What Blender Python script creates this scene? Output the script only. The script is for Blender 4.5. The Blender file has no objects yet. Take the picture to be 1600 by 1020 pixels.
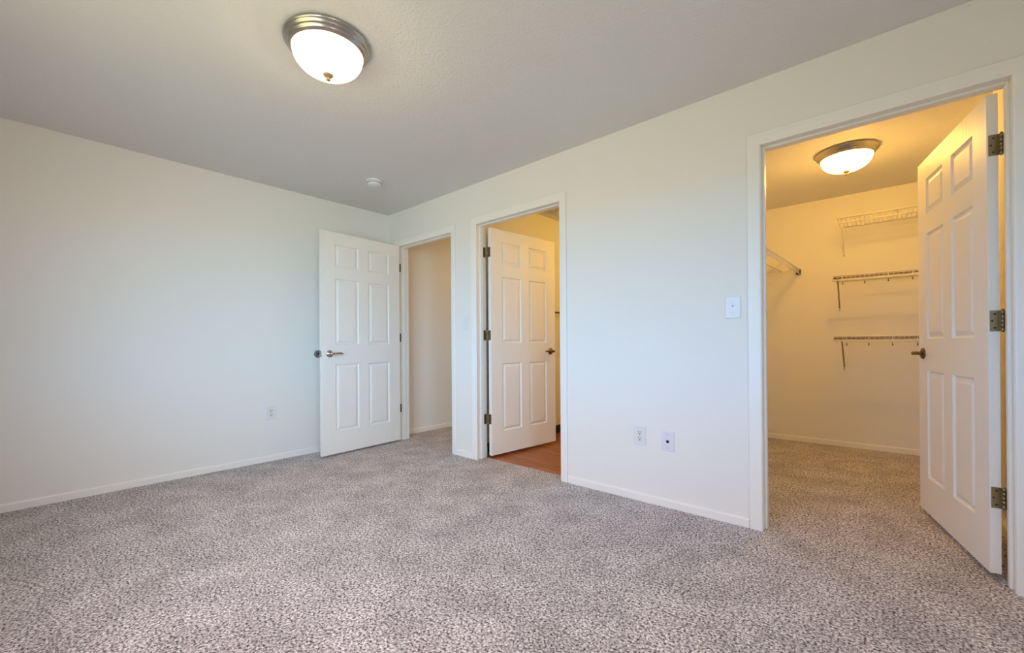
import bpy, bmesh, math, random
from mathutils import Vector, Matrix

random.seed(7)
S = bpy.context.scene
COL = S.collection

# ------------------------------------------------------------------ camera
CAM = Vector((4.0840, -2.6239, 1.0137))
YAW, PITCH, ROLL, FPX, SX, SY = 2.2968, 0.00149, -0.00687, 664.16, -5.44, 27.47
_f = Vector((math.cos(YAW) * math.cos(PITCH), math.sin(YAW) * math.cos(PITCH), math.sin(PITCH)))
_r = Vector((math.sin(YAW), -math.cos(YAW), 0))
_u = _r.cross(_f)
_c, _s = math.cos(ROLL), math.sin(ROLL)
_R = _c * _r + _s * _u
_U = -_s * _r + _c * _u
cd = bpy.data.cameras.new('camera')
cam = bpy.data.objects.new('camera', cd)
COL.objects.link(cam)
cam.matrix_world = Matrix(((_R.x, _U.x, -_f.x, CAM.x), (_R.y, _U.y, -_f.y, CAM.y), (_R.z, _U.z, -_f.z, CAM.z), (0, 0, 0, 1)))
cd.sensor_fit = 'HORIZONTAL'
cd.sensor_width = 36
cd.lens = FPX / 1600 * 36
cd.shift_x = -SX / 1600
cd.shift_y = SY / 1600
cd.clip_start = 0.02
S.camera = cam

# ------------------------------------------------------------------ light, sky, exposure
S.view_settings.view_transform = 'Standard'
S.view_settings.look = 'None'
S.view_settings.gamma = 1
S.view_settings.use_curve_mapping = False
S.view_settings.exposure = 0.0
S.cycles.max_bounces = 14
S.cycles.diffuse_bounces = 9
S.cycles.glossy_bounces = 4
S.cycles.transparent_max_bounces = 8
S.cycles.use_denoising = True
S.cycles.sample_clamp_indirect = 6.0

SKY_STRENGTH = 9.7
SKY_COL = (0.68, 0.53, 0.57, 1)
HAZE_COL = (0.16, 0.53, 1.0, 1)
GROUND_COL = (0.25, 0.23, 0.11, 1)
GLOW_COL = (0.56, 0.82, 0.97, 1)
SUN_DIR = (0.75, -0.70, 0.22)
LAMP_COL = (1.0, 0.68, 0.34)
CLOSET_COL = (1.0, 0.53, 0.10)
BED_GLASS, BED_BULB = 8.0, 14.0
CLO_GLASS, CLO_BULB = 39.0, 29.0
HALL_W, BATH_W = 15.3, 18.4
HALL_COL = (1.0, 0.51, 0.05)
BATH_COL = (1.0, 0.55, 0.06)

w = bpy.data.worlds.new('sky')
S.world = w
w.use_nodes = True
nt = w.node_tree
nt.nodes.clear()
tc = nt.nodes.new('ShaderNodeTexCoord')
sp = nt.nodes.new('ShaderNodeSeparateXYZ')
rp = nt.nodes.new('ShaderNodeValToRGB')
mp = nt.nodes.new('ShaderNodeMapRange')
bg = nt.nodes.new('ShaderNodeBackground')
ow = nt.nodes.new('ShaderNodeOutputWorld')
nt.links.new(tc.outputs['Generated'], sp.inputs[0])
nt.links.new(sp.outputs['Z'], mp.inputs['Value'])
mp.inputs['From Min'].default_value = -1
mp.inputs['From Max'].default_value = 1
nt.links.new(mp.outputs[0], rp.inputs[0])
rp.color_ramp.elements[0].position = 0.49
rp.color_ramp.elements[0].color = GROUND_COL
rp.color_ramp.elements[1].position = 0.75
rp.color_ramp.elements[1].color = SKY_COL
e = rp.color_ramp.elements.new(0.51)
e.color = HAZE_COL
# the hazy sky is brighter towards the hidden sun
dot = nt.nodes.new('ShaderNodeVectorMath')
dot.operation = 'DOT_PRODUCT'
nt.links.new(tc.outputs['Generated'], dot.inputs[0])
dot.inputs[1].default_value = Vector(SUN_DIR).normalized()
pw = nt.nodes.new('ShaderNodeMath')
pw.operation = 'POWER'
cl_ = nt.nodes.new('ShaderNodeMath')
cl_.operation = 'MAXIMUM'
cl_.inputs[1].default_value = 0.0
nt.links.new(dot.outputs['Value'], cl_.inputs[0])
nt.links.new(cl_.outputs[0], pw.inputs[0])
pw.inputs[1].default_value = 5.0
lb = nt.nodes.new('ShaderNodeMix')
lb.data_type = 'RGBA'
lb.blend_type = 'ADD'
lb.clamp_result = False
glow = nt.nodes.new('ShaderNodeVectorMath')
glow.operation = 'SCALE'
glow.inputs[0].default_value = GLOW_COL[:3]
nt.links.new(pw.outputs[0], glow.inputs['Scale'])
lb.inputs['Factor'].default_value = 1.0
nt.links.new(rp.outputs[0], lb.inputs['A'])
nt.links.new(glow.outputs[0], lb.inputs['B'])
nt.links.new(lb.outputs['Result'], bg.inputs[0])
bg.inputs[1].default_value = SKY_STRENGTH
nt.links.new(bg.outputs[0], ow.inputs[0])

# two window openings out of the picture: one beside, one behind the camera
WY0, WY1, WZ0, WZ1 = -2.80, -2.0, 0.80, 2.08
WX0, WX1, VZ0, VZ1 = 1.75, 3.75, 0.80, 2.08
YS, XE, H = -3.05, 5.05, 2.44
for loc, rot, sx, sy in (((XE + 0.06, (WY0 + WY1) / 2, (WZ0 + WZ1) / 2), (0, math.radians(90), 0), WZ1 - WZ0, WY1 - WY0),
                         (((WX0 + WX1) / 2, YS - 0.06, (VZ0 + VZ1) / 2), (math.radians(90), 0, 0), WX1 - WX0, VZ1 - VZ0)):
    pl = bpy.data.lights.new('window_portal', 'AREA')
    pl.shape = 'RECTANGLE'
    pl.size = sx
    pl.size_y = sy
    pl.cycles.is_portal = True
    po = bpy.data.objects.new('window_portal', pl)
    COL.objects.link(po)
    po.location = loc
    po.rotation_euler = rot

# ------------------------------------------------------------------ materials
def lin(c):
    return tuple((x / 12.92 if x <= 0.04045 else ((x + 0.055) / 1.055) ** 2.4) for x in c)

def mat(name, col, rough=0.5, metal=0.0, spec=0.5):
    m = bpy.data.materials.new(name)
    m.use_nodes = True
    b = m.node_tree.nodes['Principled BSDF']
    b.inputs['Base Color'].default_value = (*col, 1)
    b.inputs['Roughness'].default_value = rough
    b.inputs['Metallic'].default_value = metal
    b.inputs['Specular IOR Level'].default_value = spec
    return m

def bump(m, scale, dist, strength=1.0, detail=3.0, stretch=(1, 1, 1)):
    t = m.node_tree
    b = t.nodes['Principled BSDF']
    c = t.nodes.new('ShaderNodeTexCoord')
    mpn = t.nodes.new('ShaderNodeMapping')
    mpn.inputs['Scale'].default_value = stretch
    n = t.nodes.new('ShaderNodeTexNoise')
    n.inputs['Scale'].default_value = scale
    n.inputs['Detail'].default_value = detail
    bu = t.nodes.new('ShaderNodeBump')
    bu.inputs['Distance'].default_value = dist
    bu.inputs['Strength'].default_value = strength
    t.links.new(c.outputs['Object'], mpn.inputs[0])
    t.links.new(mpn.outputs[0], n.inputs['Vector'])
    t.links.new(n.outputs[0], bu.inputs['Height'])
    t.links.new(bu.outputs[0], b.inputs['Normal'])
    return m

WALL = bump(mat('wall_paint', (0.80, 0.79, 0.76), 0.6, spec=0.25), 140, 0.0012, 0.5)
CEIL = bump(mat('ceiling_paint', (0.71, 0.71, 0.705), 0.7, spec=0.2), 85, 0.004, 0.8)
TRIM = bump(mat('trim_paint', (0.84, 0.83, 0.80), 0.38, spec=0.5), 60, 0.0006, 0.4)
DOOR = bump(mat('door_paint', (0.84, 0.825, 0.795), 0.46, spec=0.35), 70, 0.0022, 0.75, 5, (1, 1, 0.06))
PLAST = mat('white_plastic', (0.74, 0.75, 0.775), 0.3)
DARKMETAL = mat('aged_bronze', (0.20, 0.13, 0.075), 0.3, 1.0)
IVORY = mat('ivory_plastic', (0.72, 0.70, 0.60), 0.35)
DARK = mat('dark_slot', (0.02, 0.02, 0.02), 0.6)
BLACK = mat('black_rubber', (0.010, 0.010, 0.010), 0.5)
WIRE = mat('white_coated_wire', (0.82, 0.79, 0.72), 0.3)
NICKEL = mat('brushed_nickel', (0.47, 0.44, 0.40), 0.24, 1.0)
FINIAL = mat('tan_lacquered_metal', (0.34, 0.24, 0.15), 0.5, 0.2)
SATIN = mat('dark_tan_metal', (0.40, 0.31, 0.22), 0.42, 0.85)
BRASS = mat('antique_brass', (0.33, 0.27, 0.16), 0.36, 1.0)
BRONZE = mat('dark_bronze', (0.10, 0.06, 0.04), 0.35, 0.8)
STEEL = mat('screw_steel', (0.45, 0.45, 0.45), 0.35, 1.0)

def carpet_material():
    m = mat('speckled_carpet', (0.4, 0.36, 0.34), 1.0, spec=0.05)
    t = m.node_tree
    b = t.nodes['Principled BSDF']
    c = t.nodes.new('ShaderNodeTexCoord')
    n1 = t.nodes.new('ShaderNodeTexNoise')
    n1.inputs['Scale'].default_value = 105
    n1.inputs['Detail'].default_value = 3.0
    n1.inputs['Roughness'].default_value = 0.68
    r = t.nodes.new('ShaderNodeValToRGB')
    r.color_ramp.elements[0].position = 0.39
    r.color_ramp.elements[0].color = (0.105, 0.080, 0.077, 1)
    r.color_ramp.elements[1].position = 0.64
    r.color_ramp.elements[1].color = (0.95, 0.92, 0.94, 1)
    e = r.color_ramp.elements.new(0.475)
    e.color = (0.63, 0.585, 0.595, 1)
    vo = t.nodes.new('ShaderNodeTexVoronoi')
    vo.inputs['Scale'].default_value = 120
    mv = t.nodes.new('ShaderNodeMapRange')
    mv.inputs['From Min'].default_value = 0.25
    mv.inputs['From Max'].default_value = 0.75
    mv.inputs['To Min'].default_value = 1.12
    mv.inputs['To Max'].default_value = 0.56
    n2 = t.nodes.new('ShaderNodeTexNoise')
    n2.inputs['Scale'].default_value = 4.5
    n2.inputs['Detail'].default_value = 4.0
    mr = t.nodes.new('ShaderNodeMapRange')
    mr.inputs['From Min'].default_value = 0.35
    mr.inputs['From Max'].default_value = 0.65
    mr.inputs['To Min'].default_value = 0.85
    mr.inputs['To Max'].default_value = 1.10
    mm = t.nodes.new('ShaderNodeMath')
    mm.operation = 'MULTIPLY'
    mx = t.nodes.new('ShaderNodeMix')
    mx.data_type = 'RGBA'
    mx.blend_type = 'MULTIPLY'
    mx.inputs['Factor'].default_value = 1
    for n in (n1, n2, vo):
        t.links.new(c.outputs['Object'], n.inputs['Vector'])
    t.links.new(n1.outputs[0], r.inputs[0])
    t.links.new(n2.outputs[0], mr.inputs['Value'])
    t.links.new(vo.outputs['Distance'], mv.inputs['Value'])
    t.links.new(mr.outputs[0], mm.inputs[0])
    t.links.new(mv.outputs[0], mm.inputs[1])
    t.links.new(r.outputs[0], mx.inputs['A'])
    t.links.new(mm.outputs[0], mx.inputs['B'])
    t.links.new(mx.outputs['Result'], b.inputs['Base Color'])
    bu = t.nodes.new('ShaderNodeBump')
    bu.inputs['Distance'].default_value = 0.012
    bu.inputs['Strength'].default_value = 0.6
    t.links.new(n1.outputs[0], bu.inputs['Height'])
    t.links.new(bu.outputs[0], b.inputs['Normal'])
    return m

def wood_material():
    m = mat('wood_plank_vinyl', (0.33, 0.13, 0.05), 0.38, spec=0.4)
    t = m.node_tree
    b = t.nodes['Principled BSDF']
    c = t.nodes.new('ShaderNodeTexCoord')
    mpn = t.nodes.new('ShaderNodeMapping')
    mpn.inputs['Scale'].default_value = (1.2, 14, 1)
    n = t.nodes.new('ShaderNodeTexNoise')
    n.inputs['Scale'].default_value = 3
    n.inputs['Detail'].default_value = 6
    r = t.nodes.new('ShaderNodeValToRGB')
    r.color_ramp.elements[0].position = 0.3
    r.color_ramp.elements[0].color = (0.24, 0.070, 0.018, 1)
    r.color_ramp.elements[1].position = 0.7
    r.color_ramp.elements[1].color = (0.52, 0.19, 0.055, 1)
    br = t.nodes.new('ShaderNodeTexBrick')
    br.inputs['Color1'].default_value = (1, 1, 1, 1)
    br.inputs['Color2'].default_value = (0.78, 0.74, 0.70, 1)
    br.inputs['Mortar'].default_value = (0.35, 0.3, 0.28, 1)
    br.inputs['Scale'].default_value = 1
    br.inputs['Mortar Size'].default_value = 0.0015
    br.inputs['Brick Width'].default_value = 0.92
    br.inputs['Row Height'].default_value = 0.10
    mx = t.nodes.new('ShaderNodeMix')
    mx.data_type = 'RGBA'
    mx.blend_type = 'MULTIPLY'
    mx.inputs['Factor'].default_value = 1
    t.links.new(c.outputs['Object'], mpn.inputs[0])
    t.links.new(mpn.outputs[0], n.inputs['Vector'])
    t.links.new(c.outputs['Object'], br.inputs['Vector'])
    t.links.new(n.outputs[0], r.inputs[0])
    t.links.new(r.outputs[0], mx.inputs['A'])
    t.links.new(br.outputs[0], mx.inputs['B'])
    t.links.new(mx.outputs['Result'], b.inputs['Base Color'])
    return m

def glass_lamp(name, col, strength):
    m = bpy.data.materials.new(name)
    m.use_nodes = True
    t = m.node_tree
    t.nodes.clear()
    em = t.nodes.new('ShaderNodeEmission')
    em.inputs[0].default_value = (*col, 1)
    em.inputs[1].default_value = strength
    tr = t.nodes.new('ShaderNodeBsdfTransparent')
    tr.inputs[0].default_value = (1, 1, 1, 1)
    mx = t.nodes.new('ShaderNodeMixShader')
    mx.inputs[0].default_value = 0.5
    o = t.nodes.new('ShaderNodeOutputMaterial')
    t.links.new(tr.outputs[0], mx.inputs[1])
    t.links.new(em.outputs[0], mx.inputs[2])
    t.links.new(mx.outputs[0], o.inputs[0])
    return m

CARPET = carpet_material()
WOOD = wood_material()

# ------------------------------------------------------------------ mesh helpers
class MB:
    def __init__(s):
        s.v, s.f, s.smooth = [], [], []
    def face(s, pts, smooth=False):
        i = len(s.v)
        s.v += [tuple(p) for p in pts]
        s.f.append(tuple(range(i, i + len(pts))))
        s.smooth.append(smooth)
    def box(s, a, b, bev=0.0):
        x0, y0, z0 = [min(p, q) for p, q in zip(a, b)]
        x1, y1, z1 = [max(p, q) for p, q in zip(a, b)]
        if bev <= 0:
            i = len(s.v)
            s.v += [(x, y, z) for z in (z0, z1) for y in (y0, y1) for x in (x0, x1)]
            for q in ((0, 2, 3, 1), (4, 5, 7, 6), (0, 1, 5, 4), (2, 6, 7, 3), (0, 4, 6, 2), (1, 3, 7, 5)):
                s.f.append(tuple(i + k for k in q))
                s.smooth.append(False)
        else:
            bm = bmesh.new()
            bmesh.ops.create_cube(bm, size=1)
            for v in bm.verts:
                v.co = ((x0 + x1) / 2 + v.co.x * (x1 - x0), (y0 + y1) / 2 + v.co.y * (y1 - y0), (z0 + z1) / 2 + v.co.z * (z1 - z0))
            bmesh.ops.bevel(bm, geom=bm.edges[:], offset=bev, segments=2, affect='EDGES', profile=0.6)
            s.add_bm(bm)
        return s
    def add_bm(s, bm, smooth=False, M=None):
        i = len(s.v)
        bm.verts.index_update()
        for v in bm.verts:
            s.v.append(tuple(M @ v.co) if M else tuple(v.co))
        for f in bm.faces:
            s.f.append(tuple(i + v.index for v in f.verts))
            s.smooth.append(smooth)
        bm.free()
        return s
    def lathe(s, prof, n=48, M=None, smooth=True):
        """profile of (radius, z) revolved about Z; poles where radius is 0"""
        i = len(s.v)
        M = M or Matrix()
        rings = []
        for (r, z) in prof:
            if r < 1e-6:
                s.v.append(tuple(M @ Vector((0, 0, z))))
                rings.append([len(s.v) - 1])
            else:
                k0 = len(s.v)
                for k in range(n):
                    a = 2 * math.pi * k / n
                    s.v.append(tuple(M @ Vector((r * math.cos(a), r * math.sin(a), z))))
                rings.append(list(range(k0, k0 + n)))
        for A, B in zip(rings, rings[1:]):
            for k in range(n):
                k2 = (k + 1) % n
                if len(A) == 1 and len(B) == 1:
                    continue
                if len(A) == 1:
                    q = (A[0], B[k], B[k2])
                elif len(B) == 1:
                    q = (A[k], A[k2], B[0])
                else:
                    q = (A[k], A[k2], B[k2], B[k])
                s.f.append(q)
                s.smooth.append(smooth)
        return s
    def tube(s, pts, r, n=8, caps=True, radii=None, flat=1.0, up=None):
        pts = [Vector(p) for p in pts]
        rings = []
        for i, p in enumerate(pts):
            if i == 0:
                d = pts[1] - pts[0]
            elif i == len(pts) - 1:
                d = pts[-1] - pts[-2]
            else:
                d = (pts[i + 1] - pts[i]).normalized() + (pts[i] - pts[i - 1]).normalized()
            d.normalize()
            a = Vector(up) if up else (Vector((0, 0, 1)) if abs(d.z) < 0.9 else Vector((1, 0, 0)))
            x = d.cross(a).normalized()
            y = x.cross(d).normalized()
            rr = radii[i] if radii else r
            k0 = len(s.v)
            for k in range(n):
                t = 2 * math.pi * k / n
                s.v.append(tuple(p + x * math.cos(t) * rr * flat + y * math.sin(t) * rr))
            rings.append(list(range(k0, k0 + n)))
        for A, B in zip(rings, rings[1:]):
            for k in range(n):
                k2 = (k + 1) % n
                s.f.append((A[k], A[k2], B[k2], B[k]))
                s.smooth.append(True)
        if caps:
            s.f.append(tuple(reversed(rings[0])))
            s.smooth.append(False)
            s.f.append(tuple(rings[-1]))
            s.smooth.append(False)
        return s
    def prism(s, outline, axis, a, b):
        """2-D outline extruded along an axis ('x': outline is (y,z); 'y': outline is (x,z))"""
        def P(o, t):
            return (t, o[0], o[1]) if axis == 'x' else (o[0], t, o[1])
        n = len(outline)
        i = len(s.v)
        s.v += [P(o, a) for o in outline] + [P(o, b) for o in outline]
        for k in range(n):
            k2 = (k + 1) % n
            s.f.append((i + k, i + k2, i + n + k2, i + n + k))
            s.smooth.append(False)
        s.f.append(tuple(i + k for k in reversed(range(n))))
        s.smooth.append(False)
        s.f.append(tuple(i + n + k for k in range(n)))
        s.smooth.append(False)
        return s
    def build(s, name, m, parent=None, xf=None):
        me = bpy.data.meshes.new(name)
        vs = [tuple(xf @ Vector(v)) for v in s.v] if xf else s.v
        me.from_pydata(vs, [], s.f)
        me.polygons.foreach_set('use_smooth', s.smooth)
        bm = bmesh.new()
        bm.from_mesh(me)
        bmesh.ops.remove_doubles(bm, verts=bm.verts[:], dist=1e-6)
        bmesh.ops.recalc_face_normals(bm, faces=bm.faces[:])
        bm.to_mesh(me)
        bm.free()
        me.materials.append(m)
        o = bpy.data.objects.new(name, me)
        COL.objects.link(o)
        if parent:
            o.parent = parent
        return o

def tag(o, label=None, cat=None, group=None, kind=None):
    if label:
        o['label'] = label
    if cat:
        o['category'] = cat
    if group:
        o['group'] = group
    if kind:
        o['kind'] = kind
    return o

def empty(name, loc, rotz=0.0):
    o = bpy.data.objects.new(name, None)
    o.empty_display_size = 0.05
    COL.objects.link(o)
    o.location = loc
    o.rotation_euler = (0, 0, rotz)
    return o

def copy_tree(o, parent=None):
    c = o.copy()
    COL.objects.link(c)
    if parent:
        c.parent = parent
    for ch in list(o.children):
        copy_tree(ch, c)
    return c

# ------------------------------------------------------------------ the setting
T = 0.115                       # wall thickness
OPEN = [(0.190, 1.048, 2.070), (1.379, 2.276, 2.080), (3.584, 4.468, 2.083)]   # hall, bathroom, closet
G = 0.018                       # jamb board thickness
YH, YB, YC = 3.4, 2.75, 2.638   # hall end, bathroom end, closet back wall

def structure(o, label, cat):
    return tag(o, label, cat, kind='structure')

m = MB().box((-0.12, YS - T, -0.06), (XE + T, 0.105, 0))
m.box((-0.12, 0.105, -0.06), (1.25, YH, 0)).box((2.95, 0.105, -0.06), (XE + T, YC + .06, 0))
structure(m.build('floor', CARPET), 'speckled beige and grey cut pile carpet over bedroom, hall and closet', 'carpet')
m = MB().box((1.25, 0.105, -0.06), (2.95, YB, -0.004))
structure(m.build('bathroom_floor', WOOD), 'reddish brown wood plank floor beyond the bathroom doorway', 'floor')
m = MB().box((-0.12, YS - T, H), (XE + T, YH + .1, H + 0.08))
structure(m.build('ceiling', CEIL), 'light textured ceiling over the bedroom, bathroom and closet', 'ceiling')

structure(MB().box((-T, YS - T, 0), (0, YH, H)).build('wall_left', WALL), 'long blank off white wall at the left with one outlet', 'wall')
m = MB()
xs = [0.0] + [q for o in OPEN for q in (o[0] - G, o[1] + G)] + [XE]
for a, b in zip(xs[0::2], xs[1::2]):
    m.box((a, 0, 0), (b, T, H))
for o in OPEN:
    m.box((o[0] - G, 0, o[2] + G), (o[1] + G, T, H))
structure(m.build('wall_right', WALL), 'off white wall with three doorways and a light switch', 'wall')
m = MB()
m.box((0, YS - T, 0), (WX0, YS, H)).box((WX1, YS - T, 0), (XE, YS, H)).box((WX0, YS - T, 0), (WX1, YS, VZ0)).box((WX0, YS - T, VZ1), (WX1, YS, H))
structure(m.build('wall_rear', WALL), 'window wall behind the viewer', 'wall')
m = MB()
m.box((XE, YS - T, 0), (XE + T, WY0, H)).box((XE, WY1, 0), (XE + T, YC + .1, H)).box((XE, WY0, 0), (XE + T, WY1, WZ0)).box((XE, WY0, WZ1), (XE + T, WY1, H))
structure(m.build('wall_side', WALL), 'window wall beside the viewer', 'wall')
# hall / bathroom / closet partitions
structure(MB().box((1.13, T, 0), (1.25, YH, H)).build('wall_hall_right', WALL), 'partition wall between hall and bathroom', 'wall')
structure(MB().box((0, YH, 0), (1.25, YH + T, H)).build('wall_hall_end', WALL), 'end wall of the hall', 'wall')
structure(MB().box((1.25, YB, 0), (2.95, YB + T, H)).build('wall_bathroom_end', WALL), 'end wall of the bathroom', 'wall')
structure(MB().box((2.95, T, 0), (3.11, YC + T, H)).build('wall_closet_left', WALL), 'left wall of the closet', 'wall')
structure(MB().box((3.11, YC, 0), (XE, YC + T, H)).build('wall_closet_back', WALL), 'warm lit back wall of the walk in closet behind wire shelves', 'wall')
structure(MB().box((4.552, T, 0), (4.66, YC, H)).build('wall_closet_right', WALL), 'right wall of the closet seen through the hinge gap', 'wall')

# baseboards: rounded top profile
BH, BT = 0.052, 0.012
def base_profile(s=1):
    return [(0, 0), (BT * s, 0), (BT * s, BH - 0.010), (BT * s * 0.85, BH - 0.004), (BT * s * 0.5, BH), (0, BH)]
def baseboard(name, axis, at, a, b, sgn, label, m=TRIM, hh=1.0):
    pr = [(at + p[0], p[1] * hh) for p in base_profile(sgn)]
    o = MB()
    if axis == 'x':
        o.prism(pr, 'x', a, b)
    else:
        o.prism(pr, 'y', a, b)
    return structure(o.build(name, m), label, 'baseboard')
baseboard('baseboard_left', 'y', 0.0, YS, -0.001, 1, 'white baseboard along the blank left wall')
baseboard('baseboard_right', 'x', 0.0, 1.110, 1.322, -1, 'short white baseboard between hall and bathroom doorways')
baseboard('baseboard_right', 'x', 0.0, 2.335, 3.518, -1, 'white baseboard under the outlets between bathroom and closet doorways')
baseboard('baseboard_right', 'x', 0.0, 4.534, XE, -1, 'white baseboard right of the closet doorway')
baseboard('baseboard_hall', 'y', 0.0, 0.13, YH, 1, 'cream baseboard in the hall beyond the open entry door')
baseboard('baseboard_closet_back', 'x', YC, 3.11, 4.552, -1, 'cream baseboard on the closet back wall below the shelves')
baseboard('baseboard_closet_right', 'y', 4.552, 0.13, YC - .012, -1, 'cream baseboard seen through the gap behind the closet door')
baseboard('baseboard_closet_left', 'y', 3.11, 0.13, YC - .012, 1, 'cream baseboard on the closet left wall')
baseboard('baseboard_bathroom', 'y', 1.25, 0.13, YB, 1, 'black rubber cove base behind the bathroom door', BLACK, 1.65)

# door casings with jamb and stop
CT = 0.014
CAS = [(0.132, 0.188, 1.050, 1.105, 0.062), (1.322, 1.386, 2.274, 2.332, 0.062), (3.520, 3.582, 4.470, 4.532, 0.066)]
TRIM_LABEL = ['white casing around the hall doorway by the room corner', 'white casing around the bathroom doorway', 'wide white casing around the walk in closet doorway']
STOP_Y = [(0.040, 0.075), (0.040, 0.076), (0.040, 0.076)]
for i, (o, c) in enumerate(zip(OPEN, CAS)):
    x0, x1, zh = o
    a, b, cc, d, wd = c
    zi = zh - 0.002
    root = empty('trim_%d' % (i + 1), ((x0 + x1) / 2, 0, 0))
    structure(root, TRIM_LABEL[i], 'door trim')
    X = Matrix.Translation(Vector((-(x0 + x1) / 2, 0, 0)))
    # ranch profile swept as mitred U: (offset from inner edge, depth)
    prof = [(0, 0), (0, 0.009), (0.006, 0.0115), (wd * 0.55, CT), (wd - 0.003, CT), (wd, CT - 0.003), (wd, 0.0035), (wd - 0.004, 0.0030), (wd - 0.004, 0)]
    m = MB()
    for side in (0, 1):
        L = (a, b) if side == 0 else (d, cc)
        k = abs(L[1] - L[0]) / wd
        path_b = [(L[1] + (p[0] * k if side else -p[0] * k), -p[1], 0) for p in prof]
        path_t = [(L[1] + (p[0] * k if side else -p[0] * k), -p[1], zi + p[0]) for p in prof]
        for q in range(len(prof) - 1):
            m.face([path_b[q], path_b[q + 1], path_t[q + 1], path_t[q]])
        m.face(path_b)
    kl, kr = (b - a) / wd, (d - cc) / wd
    tl = [(b - p[0] * kl, -p[1], zi + p[0]) for p in prof]
    tr = [(cc + p[0] * kr, -p[1], zi + p[0]) for p in prof]
    for q in range(len(prof) - 1):
        m.face([tl[q], tl[q + 1], tr[q + 1], tr[q]])
    m.build('casing', TRIM, root, X)
    # casing on the far side of the wall
    m = MB()
    bi, ci = x0 - .006, x1 + .006
    m.box((a, T, 0), (bi, T + CT, zi + wd)).box((ci, T, 0), (d, T + CT, zi + wd)).box((bi, T, zh + .006), (ci, T + CT, zi + wd))
    m.build('casing', TRIM, root, X)
    m = MB()
    m.box((x0 - G, -0.001, 0), (x0, T + .001, zh + G)).box((x1, -0.001, 0), (x1 + G, T + .001, zh + G)).box((x0, -0.001, zh), (x1, T + .001, zh + G))
    m.build('jamb', TRIM, root, X)
    ya, yb = STOP_Y[i]
    m = MB()
    m.box((x0, ya, 0), (x0 + .011, yb, zh), 0.002).box((x1 - .011, ya, 0), (x1, yb, zh), 0.002).box((x0 + .011, ya, zh - .011), (x1 - .011, yb, zh), 0.002)
    m.build('door_stop', TRIM, root, X)
    if i != 1:
        # strike plate on the latch-side jamb
        m = MB()
        zc = 0.945
        if i == 0:
            m.box((x1 - .0015, 0.008, zc - .03), (x1 + .001, 0.034, zc + .03))
        else:
            m.box((x0 - .001, 0.080, zc - .03), (x0 + .0015, 0.106, zc + .03))
        m.build('strike_plate', NICKEL, root, X)

# window beside the viewer (out of the picture, it lets the daylight in)
WYC = (WY0 + WY1) / 2
root = empty('window_1', (XE, WYC, WZ0))
structure(root, 'white framed window beside the viewer', 'window')
X = Matrix.Translation(Vector((-XE, -WYC, -WZ0)))
m = MB()
for (ya, yb) in ((WY0, WY0 + .04), (WY1 - .04, WY1), (WYC - .02, WYC + .02)):
    m.box((XE + .04, ya, WZ0), (XE + .09, yb, WZ1))
m.box((XE + .04, WY0 + .04, WZ0), (XE + .09, WY1 - .04, WZ0 + .04)).box((XE + .04, WY0 + .04, WZ1 - .04), (XE + .09, WY1 - .04, WZ1))
m.build('window_frame', TRIM, root, X)
MB().box((XE - .05, WY0 - .04, WZ0 - .02), (XE + .04, WY1 + .04, WZ0)).build('window_sill', TRIM, root, X)

WXC = (WX0 + WX1) / 2
root = empty('window_2', (WXC, YS, VZ0))
structure(root, 'white framed window behind the viewer', 'window')
X = Matrix.Translation(Vector((-WXC, -YS, -VZ0)))
m = MB()
for (xa, xb) in ((WX0, WX0 + .04), (WX1 - .04, WX1), (WXC - .02, WXC + .02)):
    m.box((xa, YS - .09, VZ0), (xb, YS - .04, VZ1))
m.box((WX0 + .04, YS - .09, VZ0), (WX1 - .04, YS - .04, VZ0 + .04)).box((WX0 + .04, YS - .09, VZ1 - .04), (WX1 - .04, YS - .04, VZ1))
m.build('window_frame', TRIM, root, X)
MB().box((WX0 - .04, YS - .04, VZ0 - .02), (WX1 + .04, YS + .05, VZ0)).build('window_sill', TRIM, root, X)

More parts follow.
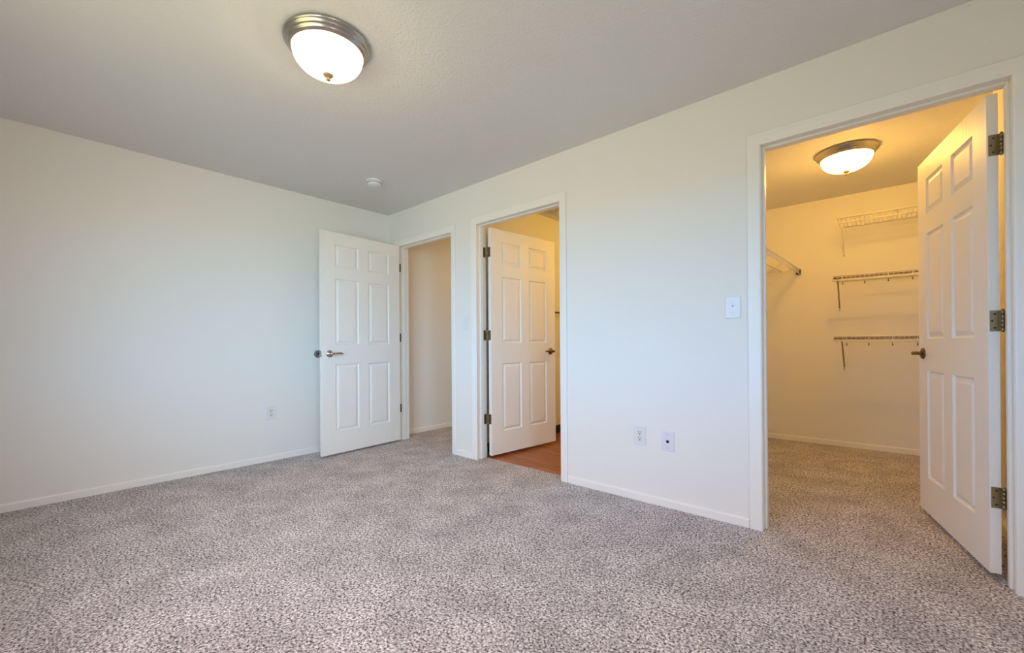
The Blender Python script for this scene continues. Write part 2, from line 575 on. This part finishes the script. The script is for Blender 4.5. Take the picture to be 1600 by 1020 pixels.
# ------------------------------------------------------------------ six panel doors
PC = [(0.133, 0.376), (0.484, 0.727)]
PR = [(0.205, 0.823), (1.008, 1.613), (1.727, 1.930)]
def door_leaf(W, Hh, side):
    """local frame: x from hinge edge, y = 0 visible face, thickness 0.035 towards side*y"""
    m = MB()
    k = W / 0.86
    cols = [(a * k, b * k) for a, b in PC]
    xs = [0.0] + [q for c in cols for q in c] + [W]
    zs = [0.0] + [q for r in PR for q in r] + [Hh]
    ring = [(0.0, 0.0), (0.004, 0.0065), (0.008, 0.0108), (0.012, 0.0112), (0.034, 0.0020), (0.037, 0.0014)]
    for (y0, sg) in ((0.0, 1), (0.035, -1)):
        Y = lambda d: side * (y0 + sg * d)
        for i in range(5):
            for j in range(7):
                xa, xb, za, zb = xs[i], xs[i + 1], zs[j], zs[j + 1]
                if i in (1, 3) and j in (1, 3, 5):
                    for (o1, d1), (o2, d2) in zip(ring, ring[1:]):
                        A = [(xa + o1, Y(d1), za + o1), (xb - o1, Y(d1), za + o1), (xb - o1, Y(d1), zb - o1), (xa + o1, Y(d1), zb - o1)]
                        B = [(xa + o2, Y(d2), za + o2), (xb - o2, Y(d2), za + o2), (xb - o2, Y(d2), zb - o2), (xa + o2, Y(d2), zb - o2)]
                        for q in range(4):
                            q2 = (q + 1) % 4
                            m.face([A[q], A[q2], B[q2], B[q]])
                    m.face(B)
                else:
                    m.face([(xa, Y(0), za), (xb, Y(0), za), (xb, Y(0), zb), (xa, Y(0), zb)])
    y1 = side * 0.035
    for j in range(7):
        za, zb = zs[j], zs[j + 1]
        m.face([(0, 0, za), (0, y1, za), (0, y1, zb), (0, 0, zb)])
        m.face([(W, 0, za), (W, y1, za), (W, y1, zb), (W, 0, zb)])
    for i in range(5):
        xa, xb = xs[i], xs[i + 1]
        m.face([(xa, 0, 0), (xb, 0, 0), (xb, y1, 0), (xa, y1, 0)])
        m.face([(xa, 0, Hh), (xb, 0, Hh), (xb, y1, Hh), (xa, y1, Hh)])
    return m

def lever(root, x, z, y0, out, name, metal):
    """rosette and curved lever; out = +-1 direction of local y away from the face"""
    R = Matrix.Translation(Vector((x, y0, z))) @ Matrix.Rotation(math.radians(-90 * out), 4, 'X')
    ro = MB().lathe([(0, 0), (0.0325, 0.0), (0.0325, 0.004), (0.030, 0.008), (0.022, 0.011), (0.0125, 0.014), (0.0105, 0.020), (0.0105, 0.040), (0, 0.040)], 32, R).build(name, metal, root)
    yo = y0 + out * 0.046
    pts = [(x + 0.012, yo, z), (x, yo + out * 0.002, z), (x - 0.020, yo + out * 0.003, z + .001), (x - 0.045, yo + out * 0.002, z + .003), (x - 0.072, yo - out * 0.001, z + .004), (x - 0.097, yo - out * 0.004, z + .002), (x - 0.115, yo - out * 0.006, z - .001)]
    rad = [0.0095, 0.0115, 0.0105, 0.0095, 0.0100, 0.0085, 0.0035]
    MB().tube(pts, 0.01, 12, True, rad, 0.62, up=(0, 0, 1)).build('lever', metal, ro)
    return ro

def hinge(root, z, side, metal, jx=None):
    m = MB()
    hh = 0.0445
    # leaf let into the door edge, wrapping out to the knuckle
    m.box((-0.0022, side * 0.005, z - hh), (0.0004, side * 0.0365, z + hh))
    px, py = -0.0065, side * 0.0425
    m.box((-0.0040, side * 0.0345, z - hh), (-0.0015, side * 0.0425, z + hh))
    n = 5
    for k in range(n):
        za = z - hh + 2 * hh * k / n + (0.0008 if k else 0)
        zb = z - hh + 2 * hh * (k + 1) / n - (0.0008 if k < n - 1 else 0)
        m.tube([(px, py, za), (px, py, zb)], 0.0062, 12)
    m.tube([(px, py, z - hh - .004), (px, py, z + hh + .005)], 0.0042, 10)
    o = m.build('hinge', metal, root)
    sc = MB()
    for dz, dy in ((0.030, 0.020), (0.0, 0.012), (-0.030, 0.020)):
        Rm = Matrix.Translation(Vector((-0.0022, side * dy, z + dz))) @ Matrix.Rotation(math.radians(-90), 4, 'Y')
        sc.lathe([(0, 0.0008), (0.0030, 0.0008), (0.0042, 0.0)], 12, Rm)
    sc.build('hinge_screws', DARK, o)
    return o

def make_door(name, hx, hy, ang, W, z0, Hh, side, label, metal_h, metal_l):
    root = empty(name, (hx, hy, z0), math.radians(ang))
    structure(root, label, 'door')
    door_leaf(W, Hh, side).build('door_leaf', DOOR, root)
    for z in (1.826, 1.077, 0.324):
        hinge(root, z, side, metal_h)
    # latch face plate on the free edge
    lp = MB().box((W - 0.0005, side * 0.005, 0.922 - .029), (W + 0.0015, side * 0.030, 0.922 + .029))
    l = lp.build('latch_plate', metal_l, root)
    MB().box((W + .001, side * .011, .922 - .008), (W + .010, side * .024, .922 + .008), .002).build('latch_bolt', metal_l, l)
    lever(root, W - 0.074, 0.922, 0, -side, 'lever_handle', metal_l)
    lever(root, W - 0.074, 0.922, side * 0.035, side, 'lever_handle', metal_l)
    return root

make_door('door_1', 0.240, -0.025, -86.29, 0.860, 0.020, 2.042, -1, 'white six panel entry door open against the left wall', BRONZE, NICKEL)
make_door('door_2', 1.446, 0.115, 83.95, 0.859, 0.022, 2.043, 1, 'white six panel door swung open into the bathroom', BRASS, DARKMETAL)
make_door('door_3', 4.412, 0.105, 101.97, 0.858, 0.024, 2.045, -1, 'white six panel door swung open into the closet at right', BRASS, DARKMETAL)
# jamb-side hinge plates, children of the casings they are screwed to
for zc in (1.846, 1.097, 0.344):
    ta = bpy.data.objects['trim_1']
    MB().box((0.190, -0.002, zc - .0445), (0.1925, 0.024, zc + .0445)).build('hinge_plate', BRONZE, ta, Matrix.Translation(-ta.location))
for zc in (1.848, 1.099, 0.346):
    tb = bpy.data.objects['trim_2']
    m = MB().box((1.379, 0.081, zc - .0445), (1.3805, 0.114, zc + .0445))
    m.build('hinge_plate', BRASS, tb, Matrix.Translation(-tb.location))
    tc_ = bpy.data.objects['trim_3']
    m = MB().box((4.4665, 0.081, zc - .0445), (4.468, 0.114, zc + .0445))
    m.build('hinge_plate', BRASS, tc_, Matrix.Translation(-tc_.location))

# ------------------------------------------------------------------ wall bumper behind the entry door
root = tag(empty('door_bumper', (0, -0.787, 0.937)), 'round wall bumper behind the entry door lever', 'door stop')
RX = Matrix.Rotation(math.radians(90), 4, 'Y')
MB().lathe([(0, 0), (0.036, 0), (0.036, 0.006), (0.031, 0.014), (0.022, 0.017), (0.017, 0.012), (0, 0.010)], 32, RX).build('bumper_ring', mat('grey_rubber', (0.17, 0.17, 0.16), 0.4), root)
MB().lathe([(0, 0.0102), (0.010, 0.0102), (0.010, 0.0125), (0.006, 0.0135), (0, 0.0135)], 20, RX).build('screw_cap', BLACK, root)

# ------------------------------------------------------------------ electrical plates (local frame: plate in XZ, facing -Y)
def plate(root, wv=0.080, hv=0.122, pm=None):
    m = MB()
    m.box((-wv / 2, -0.0065, -hv / 2), (wv / 2, 0, hv / 2), 0.0022)
    return m.build('cover_plate', pm or PLAST, root)

def screw(root, x, z, d=-0.0065, m=STEEL):
    Rm = Matrix.Translation(Vector((x, d, z))) @ Matrix.Rotation(math.radians(90), 4, 'X')
    s = MB().lathe([(0, 0.0014), (0.0024, 0.0012), (0.0034, 0.0)], 14, Rm)
    return s.build('screw', m, root)

def outlet(name, loc, rotz, label):
    root = tag(empty(name, loc, rotz), label, 'outlet', 'wall outlets')
    plate(root)
    for zc in (0.0195, -0.0195):
        m = MB()
        out = []
        for k in range(28):
            t = 2 * math.pi * k / 28
            out.append((0.0175 * math.cos(t), zc + max(-0.0135, min(0.0135, 0.0175 * math.sin(t)))))
        m.prism(out, 'y', -0.0088, -0.004)
        r = m.build('receptacle', IVORY, root)
        s = MB()
        s.box((-0.0085, -0.0094, zc + .001), (-0.0058, -0.0084, zc + .0105))
        s.box((0.0058, -0.0094, zc + .001), (0.0082, -0.0084, zc + .0095))
        Rm = Matrix.Translation(Vector((0, -0.0084, zc - .0065))) @ Matrix.Rotation(math.radians(90), 4, 'X')
        s.lathe([(0, 0.001), (0.0034, 0.001), (0.0034, 0)], 14, Rm)
        s.build('slots', DARK, r)
    screw(root, 0, 0)
    return root

outlet('wall_outlet', (0, -1.205, 0.425), math.radians(90), 'white duplex outlet low on the blank left wall')
outlet('wall_outlet', (2.890, 0, 0.420), 0, 'white duplex outlet beside the cable plate, between bathroom and closet doorways')

root = tag(empty('cable_plate', (3.071, 0, 0.410)), 'white cable jack plate with a dark centre hole right of the outlet', 'cable outlet')
plate(root, 0.078, 0.120, mat('pale_lavender_plastic', (0.74, 0.72, 0.80), 0.35))
Rm = Matrix.Translation(Vector((0, -0.0065, -0.002))) @ Matrix.Rotation(math.radians(90), 4, 'X')
jk = MB().lathe([(0, 0), (0.0088, 0), (0.0088, 0.004), (0.0062, 0.004), (0.0062, 0.008), (0.0045, 0.008), (0.0045, 0.002), (0, 0.002)], 20, Rm).build('jack', BLACK, root)
screw(root, 0, 0.042)
screw(root, 0, -0.042)

def switch(loc, label):
    root = tag(empty('light_switch', loc), label, 'light switch', 'toggle light switches')
    plate(root, 0.078, 0.122)
    m = MB()
    m.box((-0.0055, -0.0076, -0.0125), (0.0055, -0.004, 0.0125))
    m.build('toggle_bezel', PLAST, root)
    t = MB().box((-0.004, -0.020, -0.0045), (0.004, -0.006, 0.0045), 0.0012)
    t.build('toggle', PLAST, root, Matrix.Translation(Vector((0, 0, 0.004))) @ Matrix.Rotation(math.radians(-22), 4, 'X'))
    screw(root, 0, 0.031, m=PLAST)
    screw(root, 0, -0.031, m=PLAST)
    return root
switch((3.444, 0, 1.215), 'white toggle switch left of the closet doorway')
switch((1.246, 0, 1.211), 'white toggle switch on the narrow wall between hall and bathroom doorways')

# ------------------------------------------------------------------ ceiling fixtures
def ceiling_lamp(loc, label, col, glass, bulb):
    root = tag(empty('ceiling_light', loc), label, 'ceiling light', 'flush dome ceiling lights')
    # stepped nickel pan
    m = MB().lathe([(0, -0.001), (0.188, -0.001), (0.192, -0.006), (0.1915, -0.012), (0.187, -0.017), (0.184, -0.018), (0.1825, -0.026), (0.176, -0.031), (0.173, -0.032), (0.171, -0.040), (0.165, -0.046), (0.161, -0.047), (0.159, -0.052), (0.156, -0.050), (0.158, -0.040), (0.158, -0.010), (0, -0.010)], 96)
    m.build('pan', NICKEL, root)
    prof = []
    for k in range(17):
        a = math.pi / 2 * k / 16
        prof.append((0.1555 * math.cos(a) ** 0.85 if k < 16 else 0.0, -0.049 - 0.100 * math.sin(a)))
    MB().lathe(prof, 72).build('glass_dome', glass_lamp('lit_frosted_glass_' + ('warm' if col is CLOSET_COL else 'soft'), col, glass), root)
    MB().lathe([(0, -0.146), (0.0225, -0.147), (0.0235, -0.151), (0.017, -0.158), (0.0095, -0.162), (0.008, -0.166), (0.0100, -0.170), (0.0085, -0.175), (0.004, -0.179), (0, -0.180)], 28).build('finial', FINIAL, root)
    L = bpy.data.lights.new('bulb', 'POINT')
    L.energy = bulb
    L.color = col
    L.shadow_soft_size = 0.03
    o = bpy.data.objects.new('bulb', L)
    COL.objects.link(o)
    o.parent = root
    o.location = (0, 0, -0.085)
    return root
ceiling_lamp((2.1257, -1.6848, H), 'lit dome ceiling light over the bedroom', LAMP_COL, BED_GLASS, BED_BULB)
ceiling_lamp((3.871, 1.4315, H), 'lit dome ceiling light inside the walk in closet', CLOSET_COL, CLO_GLASS, CLO_BULB)

for nm, loc, en, lc in (('hall_lamp', (0.62, 2.3, 2.25), HALL_W, HALL_COL), ('vanity_lamp', (2.45, 1.5, 2.05), BATH_W, BATH_COL)):
    L = bpy.data.lights.new(nm, 'POINT')
    L.energy = en
    L.color = lc
    L.shadow_soft_size = 0.12
    o = bpy.data.objects.new(nm, L)
    COL.objects.link(o)
    o.location = loc

root = tag(empty('smoke_detector', (0.785, -0.640, H)), 'white round smoke detector on the ceiling near the corner', 'smoke detector')
MB().lathe([(0, 0), (0.066, 0), (0.067, -0.004), (0.067, -0.013), (0.064, -0.015), (0, -0.015)], 40).build('mounting_base', PLAST, root)
m = MB().lathe([(0, -0.015), (0.058, -0.015), (0.058, -0.019), (0.0605, -0.020), (0.060, -0.034), (0.055, -0.043), (0.046, -0.047), (0, -0.049)], 40)
m.build('sensor_cap', PLAST, root)
m = MB()
for k in range(20):
    a = 2 * math.pi * k / 20
    Rz = Matrix.Rotation(a, 4, 'Z')
    b = MB().box((0.0585, -0.006, -0.030), (0.0610, 0.006, -0.026))
    i0 = len(m.v)
    m.v += [tuple(Rz @ Vector(v)) for v in b.v]
    m.f += [tuple(i0 + q for q in f) for f in b.f]
    m.smooth += b.smooth
m.build('vent_slots', DARK, root)
MB().lathe([(0, -0.047), (0.010, -0.047), (0.009, -0.052), (0, -0.0525)], 20).build('test_button', PLAST, root)

# ------------------------------------------------------------------ bathroom bits seen past the door
root = tag(empty('exhaust_vent', (1.475, 1.165, H)), 'slatted exhaust fan grille on the bathroom ceiling', 'vent')
m = MB()
m.box((-0.135, -0.105, -0.014), (-0.115, 0.105, 0)).box((0.115, -0.105, -0.014), (0.135, 0.105, 0)).box((-0.115, -0.105, -0.014), (0.115, -0.090, 0)).box((-0.115, 0.090, -0.014), (0.115, 0.105, 0))
m.build('frame', PLAST, root)
MB().box((-0.115, -0.090, -0.003), (0.115, 0.090, -0.001)).build('backing', DARK, root)
m = MB()
for k in range(6):
    yy = -0.060 + k * 0.026
    m.box((-0.115, yy - .007, -0.013), (0.115, yy + .007, -0.009))
m.build('slats', PLAST, root)

root = tag(empty('towel_bar', (1.25, 1.55, 1.372)), 'dark towel bar on the bathroom wall past the door edge', 'towel bar')
MB().tube([(0.058, -0.30, 0), (0.058, 0.30, 0)], 0.009, 12).build('bar', BRONZE, root)
for yy in (-0.29, 0.29):
    MB().tube([(0, yy, 0), (0.008, yy, 0), (0.010, yy, 0), (0.066, yy, 0)], 0.01, 14, True, [0.024, 0.022, 0.011, 0.011]).build('post', BRONZE, root)

# ------------------------------------------------------------------ closet wire shelves
RW = 0.0036
def wire_shelf(loc, rotz, length, depth, label, brackets, drop, clips, hooks=(), end_cap=None, rod=False):
    """local frame: x along the wall, y = 0 at the wall, front at y = -depth, z = 0 at deck height"""
    root = tag(empty('wire_shelf', loc, rotz), label, 'wire shelf', 'white wire closet shelves')
    lip = 0.043
    m = MB()
    for yy in (-0.012, -depth * 0.5, -depth + 0.012):
        m.tube([(0, yy, -0.005), (length, yy, -0.005)], RW * 1.15, 8)
    n = int(length / 0.0315)
    for k in range(n + 1):
        x = 0.004 + (length - 0.008) * k / n
        m.tube([(x, -0.004, 0), (x, -depth + 0.004, 0), (x, -depth, -0.003), (x, -depth, -lip)], 0.0021, 6)
    m.build('wire_deck', WIRE, root)
    f = MB()
    f.tube([(0, -depth - 0.003, 0.0), (length, -depth - 0.003, 0.0)], RW * 1.25, 8)
    f.tube([(0, -depth - 0.002, -lip), (length, -depth - 0.002, -lip)], RW * 1.25, 8)
    f.tube([(0.001, -depth - 0.003, 0.001), (0.001, -depth - 0.003, -lip)], 0.0035, 8)
    f.build('front_lip', WIRE, root)
    if rod:
        MB().tube([(0.004, -depth + 0.016, -0.019), (length - 0.004, -depth + 0.016, -0.019)], 0.0068, 12).build('hang_rod', SATIN, root)
    for (x, xw) in brackets:
        b = MB()
        b.tube([(x, -depth + 0.006, -lip + 0.012), (x, -depth + 0.004, -lip - 0.006), (xw, -0.012, -drop + 0.012), (xw, -0.006, -drop)], 0.0062, 8)
        b.box((x - .006, -depth - .002, -lip - .006), (x + .006, -depth + .012, -lip + .010), 0.0015)
        bo = b.build('support_bracket', SATIN if rod else WIRE, root)  # brackets use a darker tan metal on the shelves with a rod
        p = MB().box((xw - .011, -0.005, -drop - .030), (xw + .011, 0, -drop + .012), 0.0015)
        po_ = p.build('foot_plate', WIRE, bo)
        Rm = Matrix.Translation(Vector((xw, -0.005, -drop - .018))) @ Matrix.Rotation(math.radians(90), 4, 'X')
        MB().lathe([(0, 0.002), (0.004, 0.0015), (0.005, 0)], 12, Rm).build('foot_screw', BRONZE, bo)
    for x in clips:
        c = MB()
        c.box((x - .008, -0.018, -0.016), (x + .008, 0, 0.003), 0.002)
        c.box((x - .005, -0.010, -0.024), (x + .005, 0, -0.014), 0.001)
        c.build('wall_clip', WIRE, root)
    for x in hooks:
        h = MB()
        h.tube([(x, -depth + .004, -0.004), (x, -depth + .006, -0.060), (x, -depth + .002, -0.070), (x, -depth - .008, -0.072), (x, -depth - .010, -0.068)], 0.0026, 8)
        ho = h.build('hang_hook', WIRE, root)
        MB().tube([(x, -depth + .002, -0.062), (x, -depth - .006, -0.074), (x, -depth - .006, -0.082)], 0.0045, 8).build('hook_tip', BRONZE, ho)
    if end_cap is not None:
        MB().box((end_cap - .006, -depth - .008, -lip - .008), (end_cap + .006, -depth + .030, 0.008), 0.002).build('end_bracket', BRONZE, root)
    return root

XS0 = 3.752
LB = 4.550 - XS0
cl = [3.926 - XS0, 4.211 - XS0, 4.49 - XS0]
wire_shelf((XS0, YC, 2.137), 0, LB, 0.40, 'highest of three wire shelves on the closet back wall', [(0.047, 0.034), (0.74, 0.74)], 0.265, cl)
hk = [3.796 - XS0, 3.948 - XS0, 4.103 - XS0, 4.253 - XS0]
wire_shelf((XS0 - .028, YC, 1.616), 0, LB + .028, 0.40, 'middle of three wire shelves on the closet back wall', [(0.038, 0.024), (0.74, 0.74)], 0.270, [c + .01 for c in cl], [h + .028 for h in hk], rod=True)
wire_shelf((XS0 - .026, YC, 1.068), 0, LB + .026, 0.40, 'lowest of three wire shelves on the closet back wall', [(0.062, 0.055), (0.74, 0.74)], 0.293, [c + .01 for c in cl], [3.821 - XS0 + .026, 3.972 - XS0 + .026, 4.127 - XS0 + .026, 4.280 - XS0 + .026], rod=True)
# shelf on the left closet wall: its front lip faces the room, far end dies on the back wall
sh = wire_shelf((3.11, 0.60, 1.704), math.radians(90), YC - .60 - .004, 0.316, 'wire shelf on the closet left wall, cut by the door casing', [(1.02, 1.02), (1.52, 1.52)], 0.24, [0.3, 0.9, 1.5], (), YC - .60 - .012)
sh.rotation_euler = (0, math.radians(-1.69), math.radians(90))     # it sags towards the doorway
